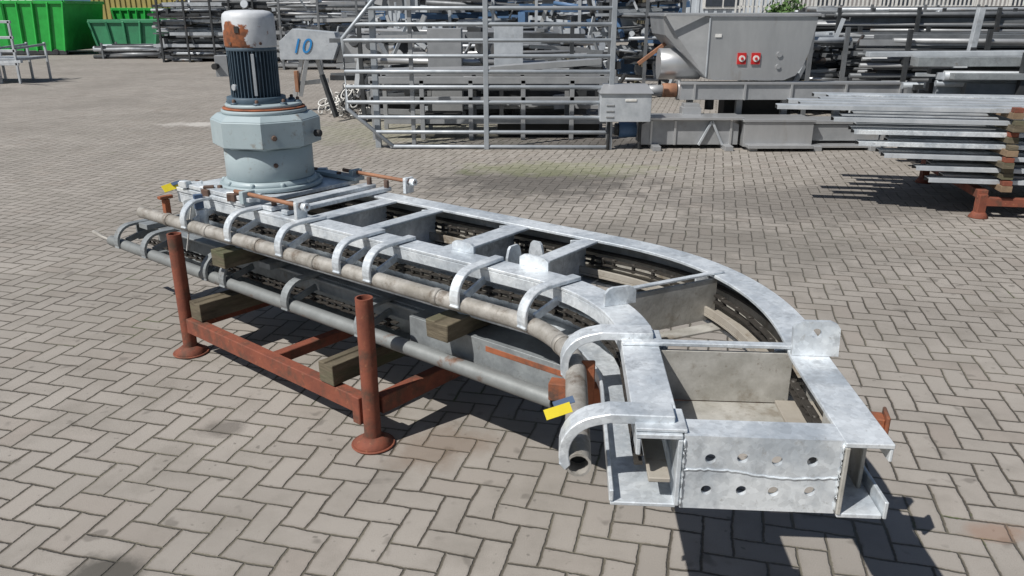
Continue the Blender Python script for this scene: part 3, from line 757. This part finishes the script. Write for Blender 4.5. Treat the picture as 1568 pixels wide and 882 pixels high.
jc=w.mix(w.ramp(w.noise(p,1.3,4),.45,.6),(.085,.074,.058),(.15,.137,.105))
jc=w.mix(w.ramp(w.noise(p,2.1,5,.7),.60,.68),jc,(.085,.11,.035))
col=w.mix(joint,jc,col)
def stainm(cx,cy,rx,ry,c,st,col):
    s2=w.n('ShaderNodeMapping'); s2.vector_type='TEXTURE'; s2.inputs['Location'].default_value=(cx,cy,0); s2.inputs['Scale'].default_value=(rx,ry,1); w.l(p,s2.inputs[0])
    ln_=w.n('ShaderNodeVectorMath',operation='LENGTH'); w.l(s2.outputs[0],ln_.inputs[0])
    f=w.math('ADD',ln_.outputs['Value'],w.math('MULTIPLY_ADD',w.noise(p,3.5,6,.7),2.4,-1.2))
    mr=w.n('ShaderNodeMapRange'); mr.inputs[1].default_value=.5; mr.inputs[2].default_value=1.1; mr.inputs[3].default_value=st; mr.inputs[4].default_value=0; w.l(f,mr.inputs[0])
    return w.mix(mr.outputs[0],col,c)
col=stainm(.25,7.9,1.3,.8,(.085,.078,.07),.8,col)
col=stainm(3.0,7.0,2.2,.8,(.12,.11,.10),.55,col)
col=stainm(1.2,5.6,1.6,.9,(.14,.13,.115),.55,col)
col=stainm(-.3,2.75,.25,.18,(.17,.12,.085),.5,col)
col=stainm(-1.27,2.0,.13,.09,(.05,.047,.04),.8,col)
col=stainm(-1.2,2.9,.10,.07,(.08,.07,.06),.6,col)
col=stainm(1.62,2.2,.12,.06,(.27,.17,.12),.6,col)
col=stainm(-4.8,12.2,.6,.25,(.6,.58,.55),.6,col)
col=stainm(-1.5,11.5,2.0,1.5,(.20,.22,.12),.3,col)
col=stainm(.5,8.6,1.2,.5,(.23,.26,.11),.35,col)
w.l(col,w.b.inputs['Base Color']); w.b.inputs['Roughness'].default_value=.85
bn=w.n('ShaderNodeBump'); bn.inputs['Strength'].default_value=.9; bn.inputs['Distance'].default_value=.007
hh=w.math('ADD',w.math('ADD',joint,w.math('MULTIPLY',fine,.25)),w.math('MULTIPLY',rv,.3)); w.l(hh,bn.inputs['Height']); w.l(bn.outputs[0],w.b.inputs['Normal'])
M['pave']=w.m
mb=MB(); mb.add([(-150,-20,0),(150,-20,0),(150,260,0),(-150,260,0)],[(0,1,2,3)],'pave'); mb.build('paved_ground',None,0)

# ------------------------------------------------------------------ light, world, camera
sd=Vector((.65,.50,-1)).normalized()
sun=bpy.data.lights.new('sun','SUN'); sun.energy=5.0; sun.angle=rad(.5); sun.color=(1,.965,.91)
so=bpy.data.objects.new('sun',sun); scene.collection.objects.link(so); so.rotation_euler=sd.to_track_quat('-Z','Y').to_euler()
el=math.asin(-sd.z); az=math.atan2(-sd.x,-sd.y)
wd=bpy.data.worlds.new('World'); scene.world=wd; wd.use_nodes=True; nt=wd.node_tree
sk=nt.nodes.new('ShaderNodeTexSky'); sk.sky_type='NISHITA'; sk.sun_disc=False; sk.sun_elevation=el; sk.sun_rotation=az
nt.links.new(sk.outputs[0],nt.nodes['Background'].inputs[0]); nt.nodes['Background'].inputs[1].default_value=.055
cam=bpy.data.cameras.new('camera'); cam.lens=27.55; cam.sensor_width=36; cam.clip_end=600; cam.clip_start=.05
co=bpy.data.objects.new('camera',cam); scene.collection.objects.link(co); co.location=(0,0,1.65); co.rotation_euler=(rad(90-19.5),0,0); scene.camera=co
scene.view_settings.view_transform='Standard'; scene.view_settings.look='None'; scene.view_settings.exposure=0
